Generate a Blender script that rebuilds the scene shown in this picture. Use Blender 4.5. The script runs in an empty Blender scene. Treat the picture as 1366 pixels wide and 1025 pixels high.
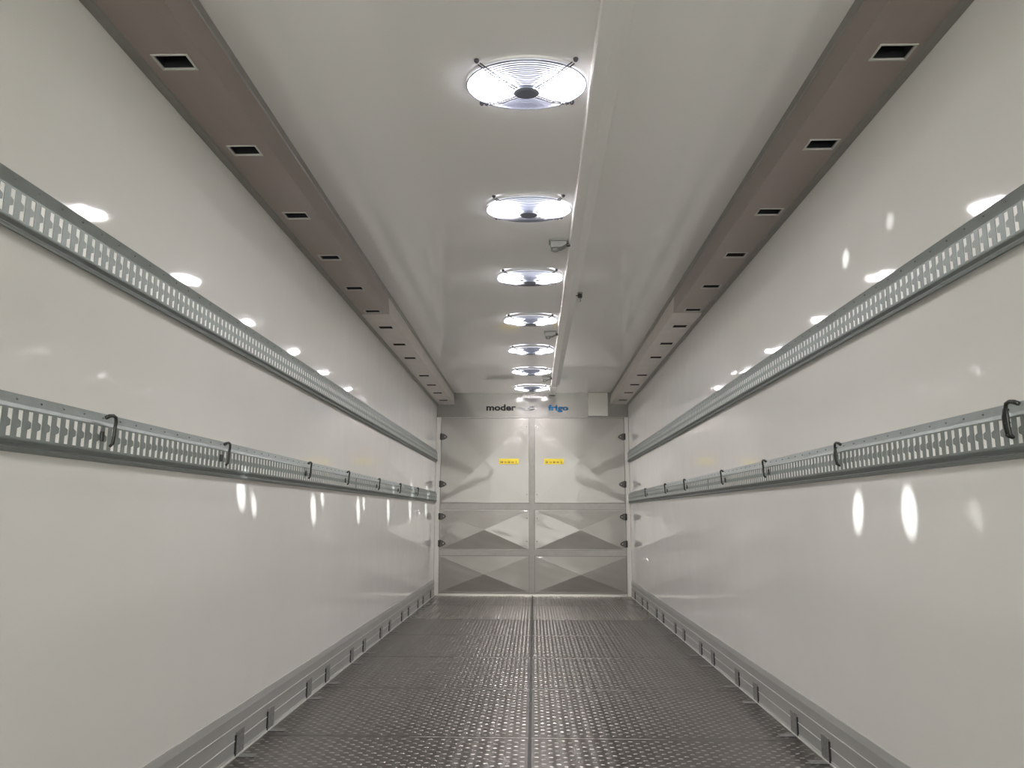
import bpy, bmesh, math, random
from mathutils import Vector, Matrix
C = bpy.context.scene.collection
S = bpy.context.scene
random.seed(4)

# ------------------------------------------------------------------ camera
F_PX, YAW, PITCH, ROLL = 1026.0, -0.02865, 0.16841, 0.002926
cam_d = bpy.data.cameras.new('camera')
cam_d.sensor_fit = 'HORIZONTAL'
cam_d.sensor_width = 36.0
cam_d.lens = F_PX / 1366.0 * 36.0
cam_d.clip_start = 0.02
cam = bpy.data.objects.new('camera', cam_d)
C.objects.link(cam)
fw = Vector((math.sin(YAW) * math.cos(PITCH), math.cos(YAW) * math.cos(PITCH), math.sin(PITCH)))
rt = Vector((math.cos(YAW), -math.sin(YAW), 0))
up = rt.cross(fw)
r2 = rt * math.cos(ROLL) + up * math.sin(ROLL)
u2 = -rt * math.sin(ROLL) + up * math.cos(ROLL)
M = Matrix(((r2.x, u2.x, -fw.x, 0.0206), (r2.y, u2.y, -fw.y, 0.0), (r2.z, u2.z, -fw.z, 1.0), (0, 0, 0, 1)))
cam.matrix_world = M
S.camera = cam

# ------------------------------------------------------------------ world, light, exposure
w = bpy.data.worlds.new('world')
S.world = w
w.use_nodes = True
wn = w.node_tree.nodes
wn['Background'].inputs[0].default_value = (1.0, 0.99, 0.90, 1)
wn['Background'].inputs[1].default_value = 1.55
S.view_settings.view_transform = 'Standard'
S.view_settings.look = 'None'
S.view_settings.gamma = 1
S.view_settings.use_curve_mapping = False
S.view_settings.exposure = 2.43
S.cycles.max_bounces = 12
S.cycles.diffuse_bounces = 8
S.cycles.glossy_bounces = 6
LAMP_STRENGTH = 23.0
BEAM_WATTS = 60.0

# ------------------------------------------------------------------ dimensions (metres)
W = 1.24          # half width
H = 2.57          # ceiling height
D = 9.92          # bulkhead
Y0 = -3.3         # open rear end of the body

# ------------------------------------------------------------------ materials
def mat(name, color, rough=0.5, metal=0.0, noise=0.0, nscale=5.0, bump=0.0, bscale=3.0, stretch=(1, 1, 1),
        rvar=0.0, emit=None, estr=0.0, coat=0.0, bdist=0.02, aniso=0.0, spec=None):
    m = bpy.data.materials.new(name)
    m.use_nodes = True
    nt = m.node_tree
    b = nt.nodes['Principled BSDF']
    b.inputs['Base Color'].default_value = (*color, 1)
    b.inputs['Roughness'].default_value = rough
    b.inputs['Metallic'].default_value = metal
    b.inputs['Coat Weight'].default_value = coat
    b.inputs['Coat Roughness'].default_value = 0.035
    if spec is not None:
        b.inputs['Specular IOR Level'].default_value = spec
    if emit:
        b.inputs['Emission Color'].default_value = (*emit, 1)
        b.inputs['Emission Strength'].default_value = estr
    if noise or bump or rvar:
        geo = nt.nodes.new('ShaderNodeNewGeometry')
        mp = nt.nodes.new('ShaderNodeMapping')
        mp.inputs['Scale'].default_value = stretch
        nt.links.new(geo.outputs['Position'], mp.inputs['Vector'])
    if noise:
        n = nt.nodes.new('ShaderNodeTexNoise')
        n.inputs['Scale'].default_value = nscale
        n.inputs['Detail'].default_value = 5
        nt.links.new(mp.outputs[0], n.inputs['Vector'])
        mr = nt.nodes.new('ShaderNodeMapRange')
        mr.inputs[1].default_value = 0.3
        mr.inputs[2].default_value = 0.7
        mr.inputs[3].default_value = 1 - noise
        mr.inputs[4].default_value = 1 + noise
        nt.links.new(n.outputs['Fac'], mr.inputs[0])
        mx = nt.nodes.new('ShaderNodeVectorMath')
        mx.operation = 'SCALE'
        mx.inputs[0].default_value = color
        nt.links.new(mr.outputs[0], mx.inputs['Scale'])
        nt.links.new(mx.outputs[0], b.inputs['Base Color'])
        if rvar:
            m2 = nt.nodes.new('ShaderNodeMapRange')
            m2.inputs[1].default_value = 0.3
            m2.inputs[2].default_value = 0.7
            m2.inputs[3].default_value = max(0.02, rough - rvar)
            m2.inputs[4].default_value = rough + rvar
            nt.links.new(n.outputs['Fac'], m2.inputs[0])
            nt.links.new(m2.outputs[0], b.inputs['Roughness'])
    if bump:
        n = nt.nodes.new('ShaderNodeTexNoise')
        n.inputs['Scale'].default_value = bscale
        n.inputs['Detail'].default_value = 2
        nt.links.new(mp.outputs[0], n.inputs['Vector'])
        bp = nt.nodes.new('ShaderNodeBump')
        bp.inputs['Strength'].default_value = bump
        bp.inputs['Distance'].default_value = bdist
        nt.links.new(n.outputs['Fac'], bp.inputs['Height'])
        nt.links.new(bp.outputs[0], b.inputs['Normal'])
    return m

MT = {}
MT['wall'] = mat('white_gelcoat_wall', (0.73, 0.722, 0.695), 0.05, noise=0.012, nscale=1.5, bump=0.6, bscale=2.2, bdist=0.006, coat=0.0, spec=0.62)
MT['ceil'] = mat('white_gelcoat_ceiling', (0.84, 0.83, 0.815), 0.06, noise=0.01, nscale=1.5, bump=0.3, bscale=2.0, bdist=0.006, stretch=(1, 0.4, 1), spec=0.5)
MT['duct'] = mat('white_duct_plastic', (0.83, 0.82, 0.80), 0.25)
MT['galv'] = mat('galvanised_steel', (0.27, 0.30, 0.29), 0.42, metal=0.55, noise=0.10, nscale=35, rvar=0.06)
MT['galv_dark'] = mat('groove_shadow_steel', (0.16, 0.17, 0.17), 0.5, metal=0.6)
MT['backing'] = mat('white_rail_backing', (0.93, 0.93, 0.90), 0.3)
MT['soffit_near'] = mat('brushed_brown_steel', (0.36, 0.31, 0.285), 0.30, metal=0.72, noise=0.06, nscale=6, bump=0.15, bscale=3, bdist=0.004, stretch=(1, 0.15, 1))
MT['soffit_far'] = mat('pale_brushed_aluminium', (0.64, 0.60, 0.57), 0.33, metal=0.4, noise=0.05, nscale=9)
MT['lip'] = mat('dark_edge_aluminium', (0.30, 0.29, 0.275), 0.4, metal=0.6, noise=0.05, nscale=12)
MT['rim'] = mat('pale_sealant_rim', (0.52, 0.52, 0.49), 0.5)
MT['black'] = mat('black_cavity', (0.012, 0.013, 0.016), 0.7)
MT['kick'] = mat('anodised_kick_plate', (0.47, 0.475, 0.465), 0.42, metal=0.55, noise=0.05, nscale=14, stretch=(1, 0.2, 1))
MT['ridge'] = mat('bright_extrusion_ridge', (0.78, 0.78, 0.76), 0.35, metal=0.5)
MT['anchor'] = mat('mottled_anchor_steel', (0.27, 0.27, 0.26), 0.45, metal=0.5, noise=0.3, nscale=90)
MT['steel'] = mat('satin_stainless', (0.275, 0.26, 0.243), 0.42, metal=0.35, noise=0.03, nscale=3, coat=0.7)
MT['frame'] = mat('brushed_frame_aluminium', (0.24, 0.23, 0.22), 0.40, metal=0.4, noise=0.05, nscale=20)
MT['header'] = mat('glossy_header_steel', (0.16, 0.152, 0.145), 0.14, metal=0.3, noise=0.03, nscale=4, bump=0.2, bscale=3, bdist=0.006)
MT['post'] = mat('white_painted_post', (0.66, 0.64, 0.61), 0.3)
MT['strip'] = mat('bright_sill_strip', (0.36, 0.35, 0.33), 0.28, metal=0.7)
MT['hinge'] = mat('black_hinge_plastic', (0.022, 0.02, 0.02), 0.4)
MT['bolt'] = mat('bolt_steel', (0.55, 0.55, 0.52), 0.3, metal=0.9)
MT['yellow'] = mat('yellow_sticker', (0.86, 0.66, 0.03), 0.4)
MT['ink'] = mat('olive_print', (0.20, 0.15, 0.02), 0.5)
MT['text_black'] = mat('black_lettering', (0.008, 0.008, 0.01), 0.7, spec=0.1)
MT['text_blue'] = mat('blue_lettering', (0.005, 0.085, 0.20), 0.7, spec=0.1)
MT['text_glare'] = mat('glare_paled_lettering', (0.10, 0.11, 0.125), 0.6, spec=0.1)  # glare over the middle lettering put into a paler grey
MT['plate_white'] = mat('white_cover_plate', (0.68, 0.66, 0.61), 0.35)
MT['wire'] = mat('zinc_wire', (0.20, 0.21, 0.25), 0.3, metal=0.7)
MT['hub'] = mat('grey_hub_cap', (0.22, 0.24, 0.30), 0.4, metal=0.3)
MT['spoke'] = mat('dark_wire_spoke', (0.10, 0.10, 0.11), 0.4, metal=0.6)
MT['hook'] = mat('black_hook_steel', (0.035, 0.038, 0.036), 0.38, metal=0.3)
MT['sensor'] = mat('grey_sensor_plastic', (0.26, 0.265, 0.25), 0.4)
MT['lens'] = mat('lit_lamp_lens', (0.9, 0.9, 0.9), 0.5, emit=(1.0, 0.955, 0.935), estr=LAMP_STRENGTH)
MT['diffuser'] = mat('frosted_diffuser', (0.6, 0.62, 0.68), 0.4, emit=(0.85, 0.9, 1.0), estr=0.22)  # faint emission stands in for LED light spilling onto the plastic
MT['housing'] = mat('lamp_housing_white', (0.75, 0.75, 0.76), 0.35)
MT['seam'] = mat('seam_rubber', (0.02, 0.022, 0.026), 0.5)
MT['weld'] = mat('weld_bead', (0.42, 0.41, 0.40), 0.4, metal=0.7, noise=0.5, nscale=60)
MT['tube'] = mat('lit_fluorescent_tube', (0.9, 0.9, 0.8), 0.5, emit=(1.0, 1.0, 0.80), estr=9.0)

def floor_mat(name, color, rough):
    m = mat(name, color, rough, metal=0.85, noise=0.12, nscale=4.0, rvar=0.06, stretch=(1.5, 0.25, 1))
    nt = m.node_tree
    b = nt.nodes['Principled BSDF']
    geo = nt.nodes.new('ShaderNodeNewGeometry')
    sep = nt.nodes.new('ShaderNodeSeparateXYZ')
    nt.links.new(geo.outputs['Position'], sep.inputs[0])
    mu = nt.nodes.new('ShaderNodeMath')
    mu.operation = 'MULTIPLY'
    mu.inputs[1].default_value = 2 * math.pi / 0.068
    nt.links.new(sep.outputs['X'], mu.inputs[0])
    si = nt.nodes.new('ShaderNodeMath')
    si.operation = 'SINE'
    nt.links.new(mu.outputs[0], si.inputs[0])
    bp = nt.nodes.new('ShaderNodeBump')
    bp.inputs['Strength'].default_value = 0.5
    bp.inputs['Distance'].default_value = 0.0016
    nt.links.new(si.outputs[0], bp.inputs['Height'])
    nt.links.new(bp.outputs[0], b.inputs['Normal'])
    return m
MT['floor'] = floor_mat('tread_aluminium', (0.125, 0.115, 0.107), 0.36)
MT['floor_b'] = floor_mat('tread_aluminium_sheen', (0.27, 0.245, 0.225), 0.22)  # far plates: lamp reflections put into a lighter base colour
MT['bump'] = mat('tread_bar_aluminium', (0.36, 0.345, 0.33), 0.34, metal=0.9)  # paler than the plates, bright glints put into the bar colour

# ------------------------------------------------------------------ helpers
class MB:
    def __init__(s):
        s.v = []
        s.f = []
    def add(s, vs, fs):
        o = len(s.v)
        s.v += [tuple(v) for v in vs]
        s.f += [tuple(i + o for i in f) for f in fs]
        return s
    def box(s, x0, x1, y0, y1, z0, z1):
        vs = [(x0, y0, z0), (x1, y0, z0), (x1, y1, z0), (x0, y1, z0), (x0, y0, z1), (x1, y0, z1), (x1, y1, z1), (x0, y1, z1)]
        return s.add(vs, [(0, 3, 2, 1), (4, 5, 6, 7), (0, 1, 5, 4), (1, 2, 6, 5), (2, 3, 7, 6), (3, 0, 4, 7)])
    def tube(s, pts, r, n=8, closed=False):
        pts = [Vector(p) for p in pts]
        m = len(pts)
        vs = []
        prev = None
        for i, p in enumerate(pts):
            a = pts[(i - 1) % m] if (closed or i > 0) else p
            b = pts[(i + 1) % m] if (closed or i < m - 1) else p
            t = (b - a).normalized()
            if prev is None:
                ref = Vector((0, 0, 1)) if abs(t.z) < 0.9 else Vector((1, 0, 0))
                nn = t.cross(ref).normalized()
            else:
                nn = (prev - t * prev.dot(t)).normalized()
            prev = nn
            bb = t.cross(nn)
            rr = r[i] if isinstance(r, (list, tuple)) else r
            for k in range(n):
                a2 = 2 * math.pi * k / n
                vs.append(p + (nn * math.cos(a2) + bb * math.sin(a2)) * rr)
        fs = []
        for i in range(m if closed else m - 1):
            j = (i + 1) % m
            for k in range(n):
                l = (k + 1) % n
                fs.append((i * n + k, i * n + l, j * n + l, j * n + k))
        if not closed:
            fs.append(tuple(range(n))[::-1])
            fs.append(tuple((m - 1) * n + k for k in range(n)))
        return s.add(vs, fs)
    def lathe(s, prof, c=(0, 0, 0), n=48, sx=1, sy=1):
        # prof: list of (radius, z)
        vs = []
        for r, z in prof:
            for k in range(n):
                a = 2 * math.pi * k / n
                vs.append((c[0] + r * math.cos(a) * sx, c[1] + r * math.sin(a) * sy, c[2] + z))
        fs = []
        for i in range(len(prof) - 1):
            for k in range(n):
                l = (k + 1) % n
                fs.append((i * n + k, i * n + l, (i + 1) * n + l, (i + 1) * n + k))
        fs.append(tuple(range(n))[::-1])
        fs.append(tuple((len(prof) - 1) * n + k for k in range(n)))
        return s.add(vs, fs)
    def sweep(s, prof, y0, y1, closed=True):
        # prof: list of (x, z), swept along Y
        n = len(prof)
        vs = [(x, y0, z) for x, z in prof] + [(x, y1, z) for x, z in prof]
        fs = [(i, (i + 1) % n, n + (i + 1) % n, n + i) for i in range(n if closed else n - 1)]
        if closed:
            fs += [tuple(range(n))[::-1], tuple(range(n, 2 * n))]
        return s.add(vs, fs)
    def build(s, name, material, parent=None, smooth=False, kind=None, bevel=0, flip=False, recalc=True):
        me = bpy.data.meshes.new(name)
        me.from_pydata(s.v, [], s.f)
        if recalc:
            bm = bmesh.new()
            bm.from_mesh(me)
            bmesh.ops.recalc_face_normals(bm, faces=bm.faces)
            if flip:
                bmesh.ops.reverse_faces(bm, faces=bm.faces)
            bm.to_mesh(me)
            bm.free()
        me.materials.append(MT[material])
        if smooth:
            me.polygons.foreach_set('use_smooth', [True] * len(me.polygons))
        o = bpy.data.objects.new(name, me)
        C.objects.link(o)
        if parent:
            o.parent = parent
        if kind:
            o['kind'] = kind
        if bevel:
            md = o.modifiers.new('bevel', 'BEVEL')
            md.width = bevel
            md.segments = 2
            md.limit_method = 'ANGLE'
        return o

def tag(o, label, cat, group=None):
    o['label'] = label
    o['category'] = cat
    if group:
        o['group'] = group
    return o
def empty(name, loc=(0, 0, 0)):
    o = bpy.data.objects.new(name, None)
    o.empty_display_size = 0.1
    o.location = loc
    C.objects.link(o)
    return o
def thing(name, label, cat, loc=(0, 0, 0), group=None):
    return tag(empty(name, loc), label, cat, group)
def struct(name, label=None):
    o = empty(name)
    o['kind'] = 'structure'
    if label:
        o['label'] = label
    return o
def copy_tree(o, parent=None):
    c = o.copy()
    C.objects.link(c)
    c.parent = parent
    for ch in o.children:
        copy_tree(ch, c)
    return c

# ------------------------------------------------------------------ room shell
T = 0.08
for s, nm in ((-1, 'wall_left'), (1, 'wall_right')):
    a, b = sorted((s * W, s * (W + T)))
    o = MB().box(a, b, Y0, D + 0.1, -0.1, H + T).build(nm, 'wall', kind='structure')
    o['label'] = 'glossy white %s side wall of the trailer body' % ('left' if s < 0 else 'right')
    o['category'] = 'wall'
o = MB().box(-W, W, Y0, D + 0.1, H, H + T).build('ceiling', 'ceil', kind='structure')
o['label'] = 'glossy white flat ceiling with a row of round lamps'
o['category'] = 'ceiling'

# floor: plates in two columns, tread bars on top, seams
fl = struct('floor', 'grey aluminium tread plate floor with a dark centre seam')
fl['category'] = 'floor'
MB().box(-W, W, Y0, D + 0.1, -0.1, -0.008).build('subfloor', 'seam', fl)
ys = [Y0, -2.2, -1.2, -0.2, 0.75, 1.75, 2.73, 3.714, 4.70, 5.70, 6.72, 7.72, 8.9, D]
PX = W - 0.006

def tread_mesh(length, name, sx):
    mb = MB()
    px, py = 0.060, 0.030
    ny = int(length / py) - 1
    xs = 0.03
    j0 = (length - (ny - 1) * py) / 2
    for j in range(ny):
        y = j0 + j * py
        x = xs + (0.030 if j % 2 else 0.0)
        while x < PX - 0.022:
            ang = 0.28 if (j % 4 < 2) else -0.12
            L, wd, h = 0.0125, 0.0045, 0.0022
            ca, sa = math.cos(ang), math.sin(ang)
            base = [(-L, 0), (-L * .55, -wd), (L * .55, -wd), (L, 0), (L * .55, wd), (-L * .55, wd)]
            vs = [(sx * (x + bx * ca - by * sa), y + bx * sa + by * ca, 0) for bx, by in base]
            vs += [(sx * (x - L * .45 * ca), y - L * .45 * sa, h), (sx * (x + L * .45 * ca), y + L * .45 * sa, h)]
            fs = [(0, 1, 6), (1, 2, 7, 6), (2, 3, 7), (3, 4, 7), (4, 5, 6, 7), (5, 0, 6)]
            if sx < 0:
                fs = [f[::-1] for f in fs]
            mb.add(vs, fs)
            x += px
    me = bpy.data.meshes.new(name)
    me.from_pydata(mb.v, [], mb.f)
    me.materials.append(MT['bump'])
    return me
cache = {}
for i in range(len(ys) - 1):
    ya, yb = ys[i] + 0.003, ys[i + 1] - 0.003
    ln = round(yb - ya, 2)
    for s in (-1, 1):
        a, b = sorted((s * 0.008, s * PX))
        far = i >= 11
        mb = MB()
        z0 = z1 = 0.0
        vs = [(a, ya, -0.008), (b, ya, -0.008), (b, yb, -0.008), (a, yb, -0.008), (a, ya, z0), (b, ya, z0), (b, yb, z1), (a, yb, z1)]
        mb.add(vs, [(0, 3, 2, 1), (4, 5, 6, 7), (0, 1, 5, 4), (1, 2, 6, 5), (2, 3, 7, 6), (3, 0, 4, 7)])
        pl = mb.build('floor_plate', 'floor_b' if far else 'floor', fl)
        if yb > 2.5:
            if (ln, s) not in cache:
                cache[(ln, s)] = tread_mesh(ln, 'tread_bars', s)
            t = bpy.data.objects.new('tread_bars', cache[(ln, s)])
            C.objects.link(t)
            t.parent = pl
            t.location = (0, ya, 0)
            t['kind'] = 'stuff'
MB().box(-0.0075, 0.0075, Y0, D - 0.02, -0.006, 0.0035).build('centre_seam', 'seam', fl)
for y in ys[7:12]:
    MB().box(-0.55, 0.55, y - 0.0015, y + 0.0015, -0.004, 0.0006).build('weld_line', 'weld', fl)

# ------------------------------------------------------------------ kick plates along the floor
for s, nm in ((-1, 'baseboard_left'), (1, 'baseboard_right')):
    k = struct(nm, '%s aluminium kick plate where wall meets floor' % ('left' if s < 0 else 'right'))
    k['category'] = 'baseboard'
    prof = [(s * W, 0.0), (s * (W - 0.014), 0.0), (s * (W - 0.014), 0.012), (s * (W - 0.011), 0.016), (s * (W - 0.011), 0.168), (s * (W - 0.004), 0.196), (s * W, 0.196)]
    MB().sweep(prof, Y0, D - 0.012).build('kick_plate', 'kick', k)
    for z in (0.063, 0.122):
        a, b = sorted((s * (W - 0.0105), s * (W - 0.0135)))
        MB().box(a, b, Y0, D - 0.012, z, z + 0.003).build('ridge', 'ridge', k)
    a, b = sorted((s * (W - 0.013), s * (W - 0.019)))
    MB().box(a, b, Y0, D - 0.012, 0.0, 0.006).build('foot_ridge', 'ridge', k)
    y = 3.385 - 1.02 * 6
    protos = None
    while y < D - 0.1:
        for dy in (0.0, 0.39):
            yy = y + dy
            if yy < 1.9 or yy > D - 0.1:
                continue
            if protos is None:
                a, b = sorted((s * (W - 0.011), s * (W - 0.0155)))
                p1 = MB().box(a, b, 0.0, 0.090, 0.004, 0.098).build('anchor_plate', 'anchor', k, bevel=0.001)
                a, b = sorted((s * (W - 0.011), s * (W - 0.0175)))
                p2 = MB().box(a, b, -0.007, 0.0, 0.0, 0.088).build('anchor_slot', 'black', k)
                a, b = sorted((s * (W - 0.014), s * (W - 0.095)))
                p3 = MB().box(a, b, -0.007, 0.0, -0.003, 0.0014).build('floor_slot', 'black', k)
                a, b = sorted((s * (W - 0.02), s * (W - 0.09)))
                p4 = MB().box(a, b, 0.002, 0.052, -0.003, 0.0012).build('anchor_foot', 'anchor', k)
                protos = (p1, p2, p3, p4)
                for p in protos:
                    p.location.y = yy
            else:
                for p in protos:
                    q = p.copy()
                    C.objects.link(q)
                    q.parent = k
                    q.location.y = yy
        y += 1.02

# ------------------------------------------------------------------ sloped soffit beams with holes
ZB = 2.415          # underside of the beam
XI, XT = 1.013, 1.026   # inner bottom edge, inner top edge
HY = [-0.2, 0.4, 1.0, 1.60, 2.20, 2.80, 3.47, 4.08, 4.67, 5.23, 5.72, 6.32, 6.89, 7.80, 8.38, 8.94, 9.53]
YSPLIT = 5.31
for s in (-1, 1):
    side = 'left' if s < 0 else 'right'
    bm_ = thing('soffit_beam', 'long metal corner beam with a row of square holes between %s wall and ceiling' % side, 'beam')
    hc = 1.114 if s < 0 else 1.131
    hx0, hx1 = hc - 0.050, hc + 0.050
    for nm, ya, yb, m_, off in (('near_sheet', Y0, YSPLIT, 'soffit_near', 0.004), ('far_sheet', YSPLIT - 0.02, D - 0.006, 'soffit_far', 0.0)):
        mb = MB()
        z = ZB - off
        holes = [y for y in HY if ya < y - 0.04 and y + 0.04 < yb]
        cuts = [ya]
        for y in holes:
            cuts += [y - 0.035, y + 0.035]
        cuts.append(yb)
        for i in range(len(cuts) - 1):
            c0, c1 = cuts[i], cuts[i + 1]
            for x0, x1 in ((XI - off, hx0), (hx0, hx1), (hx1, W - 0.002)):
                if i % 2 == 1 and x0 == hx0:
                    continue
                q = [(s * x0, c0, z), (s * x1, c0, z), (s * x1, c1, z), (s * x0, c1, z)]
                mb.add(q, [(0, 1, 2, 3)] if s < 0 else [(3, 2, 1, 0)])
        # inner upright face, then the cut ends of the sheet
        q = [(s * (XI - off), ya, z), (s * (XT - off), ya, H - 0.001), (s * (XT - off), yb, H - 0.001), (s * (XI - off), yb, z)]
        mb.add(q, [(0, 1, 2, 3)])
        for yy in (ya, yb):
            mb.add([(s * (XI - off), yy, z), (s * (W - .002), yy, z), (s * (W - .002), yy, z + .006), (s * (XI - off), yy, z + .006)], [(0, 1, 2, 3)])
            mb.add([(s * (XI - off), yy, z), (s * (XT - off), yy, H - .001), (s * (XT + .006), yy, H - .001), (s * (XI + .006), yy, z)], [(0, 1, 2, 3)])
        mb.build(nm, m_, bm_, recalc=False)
    for ya, yb, k in ((Y0, YSPLIT, 1.0), (YSPLIT, D - 0.006, 0.7)):
        wl = 0.036 * k
        MB().sweep([(s * (W - 0.001), ZB - 0.010), (s * (W - wl + 0.006), ZB - 0.009), (s * (W - wl), ZB - 0.004), (s * (W - wl), ZB + 0.002), (s * (W - 0.001), ZB + 0.002)], ya, yb).build('wall_lip', 'lip', bm_)
        hl = 0.038 * k
        MB().sweep([(s * (XT - 0.012), H - 0.001), (s * (XT - 0.011), H - hl + 0.006), (s * (XT - 0.006), H - hl), (s * (XT + 0.004), H - hl), (s * (XT + 0.004), H - 0.001)], ya, yb).build('ceiling_lip', 'lip', bm_)
    for y in HY:
        mb = MB()
        q0 = [(s * hx0, y - .035, ZB), (s * hx1, y - .035, ZB), (s * hx1, y + .035, ZB), (s * hx0, y + .035, ZB)]
        q1 = [(p[0], p[1], ZB + 0.06) for p in q0]
        mb.add(q0 + q1, [(0, 1, 5, 4), (1, 2, 6, 5), (2, 3, 7, 6), (3, 0, 4, 7), (4, 5, 6, 7)])
        mb.build('hole_pocket', 'black', bm_, recalc=False)
        if y < YSPLIT:
            g = 0.008
            z0, z1 = ZB - 0.0062, ZB - 0.001
            mb = MB()
            o_ = [(hx0 - g, y - .035 - g), (hx1 + g, y - .035 - g), (hx1 + g, y + .035 + g), (hx0 - g, y + .035 + g)]
            i_ = [(hx0 - .001, y - .036), (hx1 + .001, y - .036), (hx1 + .001, y + .036), (hx0 - .001, y + .036)]
            vs = [(s * x, yy, z) for z in (z0, z1) for ring_ in (o_, i_) for x, yy in ring_]
            fs = []
            for k in range(4):
                l = (k + 1) % 4
                fs += [(k, l, 4 + l, 4 + k), (8 + k, 8 + l, 12 + l, 12 + k), (k, l, 8 + l, 8 + k), (4 + k, 4 + l, 12 + l, 12 + k)]
            mb.add(vs, fs)
            mb.build('hole_rim', 'rim', bm_)

# ------------------------------------------------------------------ slotted cargo rails
PITCH_S = 0.0377
def rail(s, top, label):
    r = thing('cargo_rail', label, 'rail', group='slotted cargo rails on the walls')
    ya, yb = Y0 + 0.3, D - 0.03
    zc = 1.0 + (top - 1.0) * 0.977
    f = 0.026
    zt, zb = zc - 0.030, zc - 0.103          # edges of the flat face
    s1, s0 = zc - 0.034, zc - 0.099          # top and bottom of slots
    X = lambda u: s * (W - u)
    # flanges
    up_ = [(X(0.0), top), (X(0.004), top + 0.0015), (X(f - 0.004), zt + 0.010), (X(f), zt), (X(f - 0.002), zt), (X(0.0), top - 0.008)]
    MB().sweep(up_, ya, yb).build('upper_flange', 'galv', r)
    lo_ = [(X(f), zb), (X(f - 0.001), zb - 0.004), (X(0.016), zb - 0.012), (X(0.016), zb - 0.018), (X(0.021), zb - 0.020), (X(0.019), zb - 0.026), (X(0.004), top - 0.140), (X(0.0), top - 0.140), (X(0.0), zb)]
    MB().sweep(lo_, ya, yb).build('lower_flange', 'galv', r)
    a, b = sorted((X(0.0162), X(0.0172)))
    MB().box(a, b, ya, yb, zb - 0.0175, zb - 0.0120).build('groove', 'galv_dark', r)
    # slotted face
    mb = MB()
    n = int((yb - ya) / PITCH_S)
    sw = 0.0170
    hgt = s1 - s0
    zz = [s0, s0 + hgt * .31, s0 + hgt * .39, s0 + hgt * .59, s0 + hgt * .67, s1]
    tooth = [0, 0, .0120, .0120, 0, 0]
    dp = 0.003
    for i in range(n):
        c = ya + i * PITCH_S
        l0 = c + 0.008
        r0 = l0 + sw
        e = c + PITCH_S
        P = lambda y, z, u=f: (X(u), y, z)
        mb.add([P(c, zb), P(e, zb), P(e, s0), P(c, s0)], [(0, 1, 2, 3)])
        mb.add([P(c, s1), P(e, s1), P(e, zt), P(c, zt)], [(0, 1, 2, 3)])
        lv = [P(l0 + t, z) for z, t in zip(zz, tooth)]
        for k in range(5):
            mb.add([P(c, zz[k]), lv[k], lv[k + 1], P(c, zz[k + 1])], [(0, 1, 2, 3)])
            mb.add([lv[k], lv[k + 1], P(l0 + tooth[k + 1], zz[k + 1], f - dp), P(l0 + tooth[k], zz[k], f - dp)], [(0, 1, 2, 3)])
        mb.add([P(r0, s0), P(e, s0), P(e, s1), P(r0, s1)], [(0, 1, 2, 3)])
        mb.add([P(r0, s0), P(r0, s1), P(r0, s1, f - dp), P(r0, s0, f - dp)], [(0, 1, 2, 3)])
        mb.add([P(l0, s1), P(r0, s1), P(r0, s1, f - dp), P(l0, s1, f - dp)], [(0, 1, 2, 3)])
        mb.add([P(l0, s0), P(r0, s0), P(r0, s0, f - dp), P(l0, s0, f - dp)], [(0, 1, 2, 3)])
    mb.build('slotted_face', 'galv', r, recalc=False)
    a, b = sorted((X(0.004), X(0.0245)))
    MB().box(a, b, ya, yb, zb, zt).build('backing_strip', 'backing', r)
    # rivets on both flanges, joined
    mb = MB()
    y = ya + 0.1
    while y < yb:
        for u, z in ((0.0155, (top + zt) / 2 + 0.004), (0.0135, top - 0.132 + 0.006)):
            ring = [(X(u - 0.001), y + 0.0035 * math.cos(k * math.pi / 3), z + 0.0035 * math.sin(k * math.pi / 3)) for k in range(6)]
            mb.add(ring + [(X(u + 0.0035), y, z)], [(k, (k + 1) % 6, 6) for k in range(6)])
        y += 0.094
    mb.build('rivets', 'galv_dark', r, kind='stuff')
    # sheet joints
    for y in ([2.55, 5.6] if top > 1.5 else [1.05, 2.62, 5.35]):
        a, b = sorted((X(f - 0.002), X(f + 0.0005)))
        MB().box(a, b, y - 0.0012, y + 0.0012, zb, zt).build('joint_line', 'galv_dark', r)
    return r
rail(-1, 1.814, 'upper slotted galvanised rail on the left white wall')
rail(-1, 1.286, 'lower slotted galvanised rail on the left white wall')
rail(1, 1.812, 'upper slotted galvanised rail on the right white wall')
rail(1, 1.282, 'lower slotted galvanised rail on the right white wall')

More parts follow.
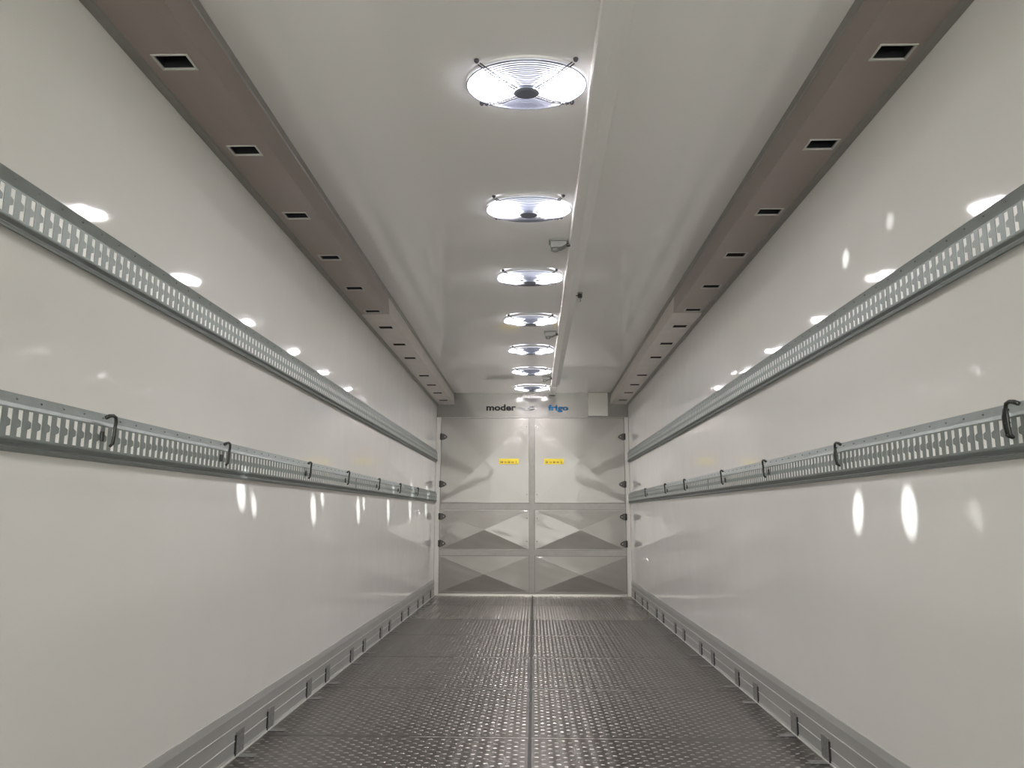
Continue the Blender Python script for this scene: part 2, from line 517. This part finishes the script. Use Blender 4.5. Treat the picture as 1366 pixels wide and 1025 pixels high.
# ------------------------------------------------------------------ hooks on the lower rails
HL = [2.19, 3.04, 4.18, 5.06, 6.08, 7.05, 8.12]
HR = [1.93, 3.03, 3.99, 4.89, 6.10, 7.00, 8.24]
ordn = ['nearest', 'second', 'third', 'fourth', 'fifth', 'sixth', 'farthest']
def make_hook(s, double):
    h = thing('rail_hook', '', 'hook')
    pts = [(s * -0.016, -0.050, 0.044), (s * -0.020, -0.040, 0.050), (s * -0.022, -0.024, 0.053), (s * -0.022, -0.010, 0.050), (s * -0.020, -0.002, 0.038),
           (s * -0.017, 0, 0.02), (s * -0.016, 0, -0.006), (s * -0.014, 0, -0.026), (s * -0.006, 0, -0.034)]
    MB().tube(pts, [.0058, .0056, .0052, .005, .005, .005, .005, .0048, .0042], 10).build('hook_rod', 'hook', h, smooth=True)
    if double:
        pts = [(s * -0.010, 0.020, 0.040), (s * -0.014, 0.020, 0.02), (s * -0.012, 0.020, -0.006), (s * -0.008, 0.020, -0.028), (s * 0.004, 0.020, -0.032)]
        MB().tube(pts, 0.0042, 8).build('second_rod', 'hook', h, smooth=True)
        for z in (0.036, 0.004, -0.026):
            MB().tube([(s * -0.012, 0, z), (s * -0.012, 0.020, z)], 0.003, 6).build('cross_rung', 'hook', h)
    else:
        a, b = sorted((0, s * -0.006))
        MB().box(a, b, -0.045, -0.030, -0.022, 0.006).build('latch_plate', 'hook', h, bevel=0.0015)
    return h
for s, HS in ((-1, HL), (1, HR)):
    side = 'left' if s < 0 else 'right'
    pr = {}
    for i, y in enumerate(HS):
        dbl = (s > 0 and i in (0, 1))
        if dbl not in pr:
            pr[dbl] = h = make_hook(s, dbl)
        else:
            h = copy_tree(pr[dbl])
        h['label'] = ('black hook with a double rod, %s on the lower right rail' % ordn[i]) if dbl else \
            ('thin black bent hook on the lower %s rail, %s from the camera' % (side, ordn[i]))
        h['group'] = 'black hooks on the lower rails'
        h.location = (s * (W - 0.028), y, 1.225)

# ------------------------------------------------------------------ bulkhead at the far end
wf = struct('wall_far', 'stainless bulkhead closing the far end of the body')
wf['category'] = 'wall'
MB().box(-W, W, D + 0.012, D + 0.1, -0.1, H + 0.02).build('back_plate', 'frame', wf)
X0, X1, XM0, XM1 = -1.178, 1.182, -0.039, 0.028
ZS = [(0.035, 0.49), (0.558, 1.066), (1.145, 2.238)]
MB().box(-W + 0.002, W - 0.002, D - 0.004, D + 0.012, 2.247, H).build('header_panel', 'header', wf)
MB().box(XM0, XM1, D, D + 0.012, 0.03, 2.247).build('centre_bar', 'frame', wf)
for z0, z1 in ((0.49, 0.558), (1.066, 1.145)):
    for xa, xb in ((X0, XM0), (XM1, X1)):
        MB().box(xa, xb, D, D + 0.012, z0, z1).build('cross_bar', 'frame', wf)
MB().box(X0, X1, D - 0.006, D + 0.012, 2.238, 2.250).build('head_lip', 'frame', wf)
MB().box(-W + 0.03, W - 0.03, D - 0.012, D + 0.012, 0.0, 0.022).build('sill_strip', 'strip', wf)

def pyramid(x0, x1, z0, z1, depth, y=D, n=18):
    # embossed sheet: raised at the centre, creased along the diagonals, slightly buckled
    g = 0.004
    x0 += g; x1 -= g; z0 += g; z1 -= g
    m = 0.008
    mb = MB()
    rnd = random.Random(int(x0 * 1000 + z0 * 77))
    ph = [rnd.uniform(0, 6) for _ in range(6)]
    def hgt(u, v):
        r = max(abs(u), abs(v))
        hh = (1 - r)
        hh = hh * depth
        wob = (0.0005 if z1 > 1.5 else 0.0010) * (math.sin(5 * u + ph[0]) * math.sin(4 * v + ph[1]) + 0.6 * math.sin(9 * u + 6 * v + ph[2]) * math.cos(7 * v + ph[3]))
        edge = min(1, (1 - r) * 4) * min(1, r * 6)
        return hh + wob * edge
    N = n
    vs = []
    for j in range(2 * N + 1):
        for i in range(2 * N + 1):
            u, v = (i - N) / N, (j - N) / N
            xx = (x0 + x1) / 2 + u * (x1 - x0 - 2 * m) / 2
            z = (z0 + z1) / 2 + v * (z1 - z0 - 2 * m) / 2
            vs.append((xx, y - 0.003 - hgt(u, v), z))
    K = 2 * N + 1
    fs = []
    for j in range(2 * N):
        for i in range(2 * N):
            a, b, c, d = j * K + i, j * K + i + 1, (j + 1) * K + i + 1, (j + 1) * K + i
            u, v = i + .5 - N, j + .5 - N
            if u * v > 0:
                fs += [(a, b, c), (a, c, d)]
            else:
                fs += [(a, b, d), (b, c, d)]
    mb.add(vs, fs)
    # rim
    o4 = [(x0, y - .003, z0), (x1, y - .003, z0), (x1, y - .003, z1), (x0, y - .003, z1)]
    i4 = [(x0 + m, y - .003, z0 + m), (x1 - m, y - .003, z0 + m), (x1 - m, y - .003, z1 - m), (x0 + m, y - .003, z1 - m)]
    b4 = [(p[0], y + .008, p[2]) for p in o4]
    mb.add(o4 + i4 + b4, [(0, 1, 5, 4), (1, 2, 6, 5), (2, 3, 7, 6), (3, 0, 4, 7), (0, 1, 9, 8), (1, 2, 10, 9), (2, 3, 11, 10), (3, 0, 8, 11)])
    return mb
def crease_smooth(o):
    me = o.data
    bm = bmesh.new()
    bm.from_mesh(me)
    for f in bm.faces:
        f.smooth = True
        if f.normal.y > 0 and len(f.verts) == 3:
            f.normal_flip()
    for e in bm.edges:
        if len(e.link_faces) == 2 and e.calc_face_angle(0) > math.radians(2.9):
            pass
    bm.to_mesh(me)
    bm.free()
    return o
def mark_diag(o, x0, x1, z0, z1):
    me = o.data
    cx, cz = (x0 + x1) / 2, (z0 + z1) / 2
    ax, az = (x1 - x0) / 2 - .012, (z1 - z0) / 2 - .012
    bm = bmesh.new()
    bm.from_mesh(me)
    for e in bm.edges:
        on = all(abs(abs((v.co.x - cx) / ax) - abs((v.co.z - cz) / az)) < 1e-4 for v in e.verts)
        if on or len(e.link_faces) < 2 or any(len(f.verts) == 4 for f in e.link_faces):
            e.smooth = False
    bm.to_mesh(me)
    bm.free()

dn = 0
names = {(2, 0): ('tall left bulkhead door, upper row, yellow sticker near its right edge'), (2, 1): 'tall right bulkhead door, upper row, yellow sticker near its left edge',
         (1, 0): 'low wide left bulkhead flap in the middle row', (1, 1): 'low wide right bulkhead flap in the middle row'}
for row, (z0, z1) in enumerate(ZS):
    for col, (xa, xb) in enumerate(((X0, XM0), (XM1, X1))):
        depth = [0.038, 0.030, 0.018][row]
        if row == 0:
            par = wf
            nm = 'kick_panel'
        else:
            dn += 1
            par = struct('door_%d' % dn, names[(row, col)])
            par['category'] = 'door'
            nm = 'door_sheet'
        MB().box(xa + .001, xb - .001, D + 0.004, D + 0.0125, z0 + .001, z1 - .001).build('shadow_gap', 'seam', par)
        o = pyramid(xa, xb, z0, z1, depth).build(nm, 'steel', par)
        crease_smooth(o)
        mark_diag(o, xa, xb, z0, z1)
        if row:
            # screws near the centre bar
            zs = (z0 + 0.11, z1 - 0.11)
            for z in zs:
                x = (xb - 0.03) if col == 0 else (xa + 0.03)
                mb = MB()
                ring = [(x + 0.007 * math.cos(k * math.pi / 4), D - 0.004, z + 0.007 * math.sin(k * math.pi / 4)) for k in range(8)]
                mb.add(ring + [(x, D - 0.012, z)], [(k, (k + 1) % 8, 8) for k in range(8)])
                mb.build('screw', 'galv_dark', par)
            hz = (1.993, 1.385) if row == 2 else (0.976, 0.640)
            for z in hz:
                s = -1 if col == 0 else 1
                ex = X0 if col == 0 else X1
                mb = MB()
                # leaf on the post side, barrel, pointed leaf on the door
                out = [(-0.018, -0.042), (0.012, -0.044), (0.038, -0.034), (0.070, -0.016), (0.078, 0.0), (0.070, 0.016), (0.038, 0.034), (0.012, 0.044), (-0.018, 0.042)]
                fr = [(ex - s * u, D - 0.026, z + v) for u, v in out]
                bk = [(ex - s * u, D - 0.004, z + v) for u, v in out]
                n = len(out)
                mb.add(fr + bk, [tuple(range(n)), tuple(range(n, 2 * n))] + [(i, (i + 1) % n, n + (i + 1) % n, n + i) for i in range(n)])
                hg = mb.build('hinge', 'hinge', par, bevel=0.003)
                MB().tube([(ex + s * 0.004, D - 0.024, z - 0.04), (ex + s * 0.004, D - 0.024, z + 0.04)], 0.013, 12).build('hinge_barrel', 'hinge', hg, smooth=False)
                mb = MB()
                q = [(ex - s * 0.050 + 0.0075 * math.cos(k * math.pi / 5), D - 0.0262, z + 0.0075 * math.sin(k * math.pi / 5)) for k in range(10)]
                mb.add(q + [(ex - s * 0.050, D - 0.031, z)], [(k, (k + 1) % 10, 10) for k in range(10)])
                mb.build('hinge_bolt', 'bolt', hg)
        if row == 2:
            # yellow sticker follows the sheet slope, small blurred print on it
            sx0, sx1 = (-0.425, -0.172) if col == 0 else (0.154, 0.404)
            sz0, sz1 = 1.640, 1.710
            cx, ax = (xa + xb) / 2, (xb - xa) / 2 - .012
            yy = lambda x, off: D - 0.003 - depth * (1 - abs(x - cx) / ax) - 0.004 - off
            mb = MB()
            q = []
            for off in (0.0, 0.0015):
                q += [(sx0, yy(sx0, off), sz0), (sx1, yy(sx1, off), sz0), (sx1, yy(sx1, off), sz1), (sx0, yy(sx0, off), sz1)]
            mb.add(q, [(0, 1, 2, 3), (4, 5, 6, 7), (0, 1, 5, 4), (1, 2, 6, 5), (2, 3, 7, 6), (3, 0, 4, 7)])
            st = mb.build('yellow_sticker', 'yellow', par)
            mb = MB()
            for k, (wd, hh) in enumerate(((.030, .024), (.026, .016), (.026, .026), (.028, .018), (.009, .030))):
                c = sx0 + 0.034 + k * 0.046
                for (a, b, c0, c1) in ((-.5, .5, -.5, -.15), (-.5, -.15, -.15, .5), (.12, .5, -.15, .42)):
                    xA, xB = c + a * wd, c + b * wd
                    zA, zB = (sz0 + sz1) / 2 - 0.008 + c0 * hh, (sz0 + sz1) / 2 - 0.008 + c1 * hh
                    mb.add([(xA, yy(xA, .002), zA), (xB, yy(xB, .002), zA), (xB, yy(xB, .002), zB), (xA, yy(xA, .002), zB)], [(0, 1, 2, 3)])
            mb.build('print', 'ink', st, kind='stuff')

# header lettering
def text(txt, x0, x1, z, size, m_, bold=0.0, name='lettering'):
    cu = bpy.data.curves.new(name, 'FONT')
    cu.body = txt
    cu.size = size
    cu.offset = bold
    cu.extrude = 0.0008
    cu.resolution_u = 3
    tmp = bpy.data.objects.new('tmp', cu)
    C.objects.link(tmp)
    bpy.context.view_layer.update()
    me = bpy.data.meshes.new_from_object(tmp.evaluated_get(bpy.context.evaluated_depsgraph_get()))
    bpy.data.objects.remove(tmp)
    xs = [v.co.x for v in me.vertices]
    lo, hi = min(xs), max(xs)
    k = (x1 - x0) / (hi - lo)
    for v in me.vertices:
        X_, Z_, Y_ = x0 + (v.co.x - lo) * k, v.co.y + z, v.co.z
        v.co = (X_, D - 0.0055 - Y_, Z_)
    me.materials.clear()
    me.materials.append(MT[m_])
    o = bpy.data.objects.new(name, me)
    C.objects.link(o)
    o.parent = wf
    return o
text('moder', -0.597, -0.212, 2.338, 0.112, 'text_black', 0.0035)
text('frigo', 0.205, 0.470, 2.338, 0.100, 'text_blue', 0.0035)
text('cc', -0.178, -0.090, 2.342, 0.060, 'text_glare', 0.001)
ring = MB()
for r0, zz_ in ((0.046, 0.024), (0.028, 0.014)):
    ring.tube([(0.001 - 0.012 + r0 * math.cos(a * math.pi / 12), D - 0.0065, 2.366 + zz_ * math.sin(a * math.pi / 12)) for a in range(24)], 0.0042, 6, closed=True)
ring.build('ring_emblem', 'text_glare', wf)

# white cover plate on the header
cp = tag(MB().box(0.725, 0.978, D - 0.022, D - 0.004, 2.262, 2.566).build('cover_plate', 'plate_white', bevel=0.003), 'white rectangular cover plate on the right of the grey header', 'plate')

# corner posts
for n_, s in ((1, -1), (2, 1)):
    a, b = sorted((s * (W - 0.001), s * (1.186 if s > 0 else 1.182)))
    o = MB().box(a, b, D - 0.030, D + 0.012, 0.0, 2.247).build('trim_%d' % n_, 'post', kind='structure', bevel=0.004)
    o['label'] = 'pale vertical corner post at the %s end of the bulkhead' % ('left' if s < 0 else 'right')
    o['category'] = 'trim'

# ------------------------------------------------------------------ ceiling lamps behind wire guards
LY = [2.600, 3.765, 4.940, 6.085, 7.240, 8.36, 9.50]
def make_lamp():
    l = thing('ceiling_lamp', '', 'lamp', group='round guarded lamps along the ceiling')
    SX, SY = 0.222, 0.166
    MB().lathe([(1.0, 0.0), (1.0, -0.008), (0.97, -0.011), (0.97, -0.006)], n=64, sx=SX, sy=SY).build('housing_ring', 'housing', l, smooth=False)
    MB().lathe([(0.955, -0.002), (0.955, -0.0095), (0.945, -0.0105)], n=64, sx=SX, sy=SY).build('diffuser', 'diffuser', l)
    for a0, a1, q0 in ((-41, 41, 0.26), (139, 221, 0.26), (48, 132, 0.82)):  # the narrow back arc is no LED: added glow for the lit housing rim
        mb = MB()
        vs = []
        m_ = 20
        for z in (-0.0105, -0.0135):
            for q in (q0, 0.93):
                for k in range(m_ + 1):
                    a = math.radians(a0 + (a1 - a0) * k / m_)
                    vs.append((SX * q * math.cos(a), SY * q * math.sin(a), z))
        n_ = m_ + 1
        fs = []
        for k in range(m_):
            fs += [(k, k + 1, n_ + k + 1, n_ + k), (2 * n_ + k, 2 * n_ + k + 1, 3 * n_ + k + 1, 3 * n_ + k), (k, k + 1, 2 * n_ + k + 1, 2 * n_ + k), (n_ + k, n_ + k + 1, 3 * n_ + k + 1, 3 * n_ + k)]
        fs += [(0, n_, 3 * n_, 2 * n_), (m_, n_ + m_, 3 * n_ + m_, 2 * n_ + m_)]
        mb.add(vs, fs).build('led_and_rim_glow', 'lens', l)
    N = 14
    def zr(q):           # domed guard
        return -0.017 - 0.022 * (1 - q ** 2.2)
    for k in range(N):
        q = 0.24 + (0.985 - 0.24) * k / (N - 1)
        pts = [(SX * q * math.cos(a * math.pi / 24), SY * q * math.sin(a * math.pi / 24), zr(q)) for a in range(48)]
        MB().tube(pts, 0.0022 if k < N - 1 else 0.0032, 5, closed=True).build('guard_ring', 'wire', l, smooth=True)
    MB().lathe([(0.042, -0.036), (0.046, -0.040), (0.046, -0.047), (0.036, -0.052), (0.0, -0.053)], n=32, sy=0.85).build('hub_cap', 'hub', l, smooth=False)
    for qx, qy in ((1, 1), (-1, 1), (1, -1), (-1, -1)):
        ex, ey = 0.165 * qx, 0.135 * qy
        sp_ = MB()
        off = Vector((-ey, ex)).normalized() * 0.006
        for t in (-1, 1):
            sp_.tube([(0.038 * qx + off.x * t, 0.028 * qy + off.y * t, -0.044), (ex * .55 + off.x * t, ey * .55 + off.y * t, -0.038), (ex + off.x * t, ey + off.y * t, -0.012)], 0.0026, 6)
        for j in range(1, 12):
            f_ = j / 12
            px_, py_ = ex * (.2 + .8 * f_), ey * (.2 + .8 * f_)
            zz2 = -0.044 + 0.024 * f_ ** 1.3
            sp_.tube([(px_ - off.x, py_ - off.y, zz2), (px_ + off.x, py_ + off.y, zz2)], 0.0013, 4)
        spk = sp_.build('spoke', 'spoke', l)
        MB().lathe([(0.009, 0.0), (0.009, -0.006), (0.005, -0.012)], c=(ex * 1.05, ey * 1.05, 0), n=12).build('mount_foot', 'spoke', spk)
    return l
lamp_names = ['largest and nearest round ceiling lamp behind a wire guard', 'second round ceiling lamp from the camera', 'third round ceiling lamp, just beyond the first grey junction box',
              'fourth round ceiling lamp, seen as a thin ellipse before the second junction box', 'fifth round ceiling lamp, just beyond the second junction box', 'sixth round ceiling lamp, before the last junction box', 'smallest and farthest round ceiling lamp beside the bulkhead']
first = make_lamp()
for i, y in enumerate(LY):
    l = first if i == 0 else copy_tree(first)
    l['label'] = lamp_names[i]
    l.location = (-0.004, y, H)

# ------------------------------------------------------------------ cable duct, junction boxes, sensor
cd = thing('cable_duct', 'long white cable duct running along the ceiling beside the lamps', 'duct')
MB().sweep([(0.226, H), (0.228, H - 0.020), (0.234, H - 0.025), (0.285, H - 0.025), (0.335, H - 0.002), (0.335, H)], Y0, 9.30).build('duct_cover', 'duct', cd)
MB().box(0.218, 0.300, 9.30, 9.86, H - 0.038, H).build('end_box', 'duct', cd, bevel=0.004)
jl = ['grey junction box on the ceiling between the second and third lamps', 'grey junction box on the ceiling between the fourth and fifth lamps', 'smallest grey junction box on the ceiling between the last two lamps']
jb = None
for i, y in enumerate((4.28, 6.53, 8.72)):
    if jb is None:
        jb = o = thing('junction_box', jl[0], 'junction box', group='grey junction boxes on the ceiling')
        MB().box(-0.058, 0.050, -0.045, 0.045, -0.008, 0.0).build('base_plate', 'sensor', o, bevel=0.002)
        mb = MB()
        pf = [(-0.050, -0.008), (-0.046, -0.050), (0.012, -0.046), (0.044, -0.030), (0.048, -0.008)]
        vs = [(x, -0.038, z) for x, z in pf] + [(x, 0.038, z) for x, z in pf]
        mb.add(vs, [tuple(range(5)), tuple(range(5, 10))] + [(k, (k + 1) % 5, 5 + (k + 1) % 5, 5 + k) for k in range(5)])
        mb.build('box_body', 'sensor', o, bevel=0.004)
        MB().lathe([(0.020, -0.048), (0.020, -0.062), (0.014, -0.066)], c=(-0.022, -0.008, 0), n=16).build('dome', 'sensor', o)
        MB().tube([(0.044, 0, -0.022), (0.066, 0, -0.022)], 0.011, 12).build('cable_gland', 'hinge', o)
    else:
        o = copy_tree(jb)
    o['label'] = jl[i]
    o.location = (0.168, y, H)
se = thing('ceiling_sensor', 'small dark probe hanging from the ceiling right of the cable duct', 'sensor', (0.355, 5.33, H))
se.location = (0.352, 5.33, H)
MB().lathe([(0.020, 0.0), (0.020, -0.006), (0.010, -0.010)], n=16).build('flange', 'sensor', se)
MB().lathe([(0.012, -0.008), (0.017, -0.014), (0.017, -0.036), (0.010, -0.042)], n=16).build('probe_body', 'hinge', se)
MB().tube([(0, 0, -0.036), (0, 0, -0.066)], 0.008, 10).build('probe_tip', 'sensor', se)
MB().tube([(-0.03, 0, -0.022), (0.0, 0, -0.025)], 0.003, 8).build('probe_wire', 'hinge', se)

# ------------------------------------------------------------------ added narrow spots, no real fixtures, that make highlights on the walls
def added_wall_spot(src, dst, cone, watts, ratio=1.0):
    d = bpy.data.lights.new('added_spot', 'SPOT')
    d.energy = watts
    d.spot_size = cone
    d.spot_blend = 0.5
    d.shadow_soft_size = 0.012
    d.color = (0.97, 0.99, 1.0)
    o = bpy.data.objects.new('added_spot', d)
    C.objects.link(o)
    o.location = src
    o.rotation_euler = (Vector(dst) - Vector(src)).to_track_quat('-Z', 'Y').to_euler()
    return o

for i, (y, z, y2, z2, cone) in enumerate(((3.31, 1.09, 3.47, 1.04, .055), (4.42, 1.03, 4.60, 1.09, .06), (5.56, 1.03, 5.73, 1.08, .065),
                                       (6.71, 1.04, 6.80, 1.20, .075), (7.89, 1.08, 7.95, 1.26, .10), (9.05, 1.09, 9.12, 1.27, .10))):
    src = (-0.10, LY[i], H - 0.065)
    added_wall_spot(src, (-W, y, z), cone, BEAM_WATTS)
    added_wall_spot(src, (-W, y2, z2), cone * 0.62, BEAM_WATTS)
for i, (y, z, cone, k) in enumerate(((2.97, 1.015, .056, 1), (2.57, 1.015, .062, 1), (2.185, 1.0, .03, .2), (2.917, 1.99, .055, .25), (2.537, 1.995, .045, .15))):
    added_wall_spot((0.09, LY[0], H - 0.065), (W, y, z), cone, BEAM_WATTS * k)
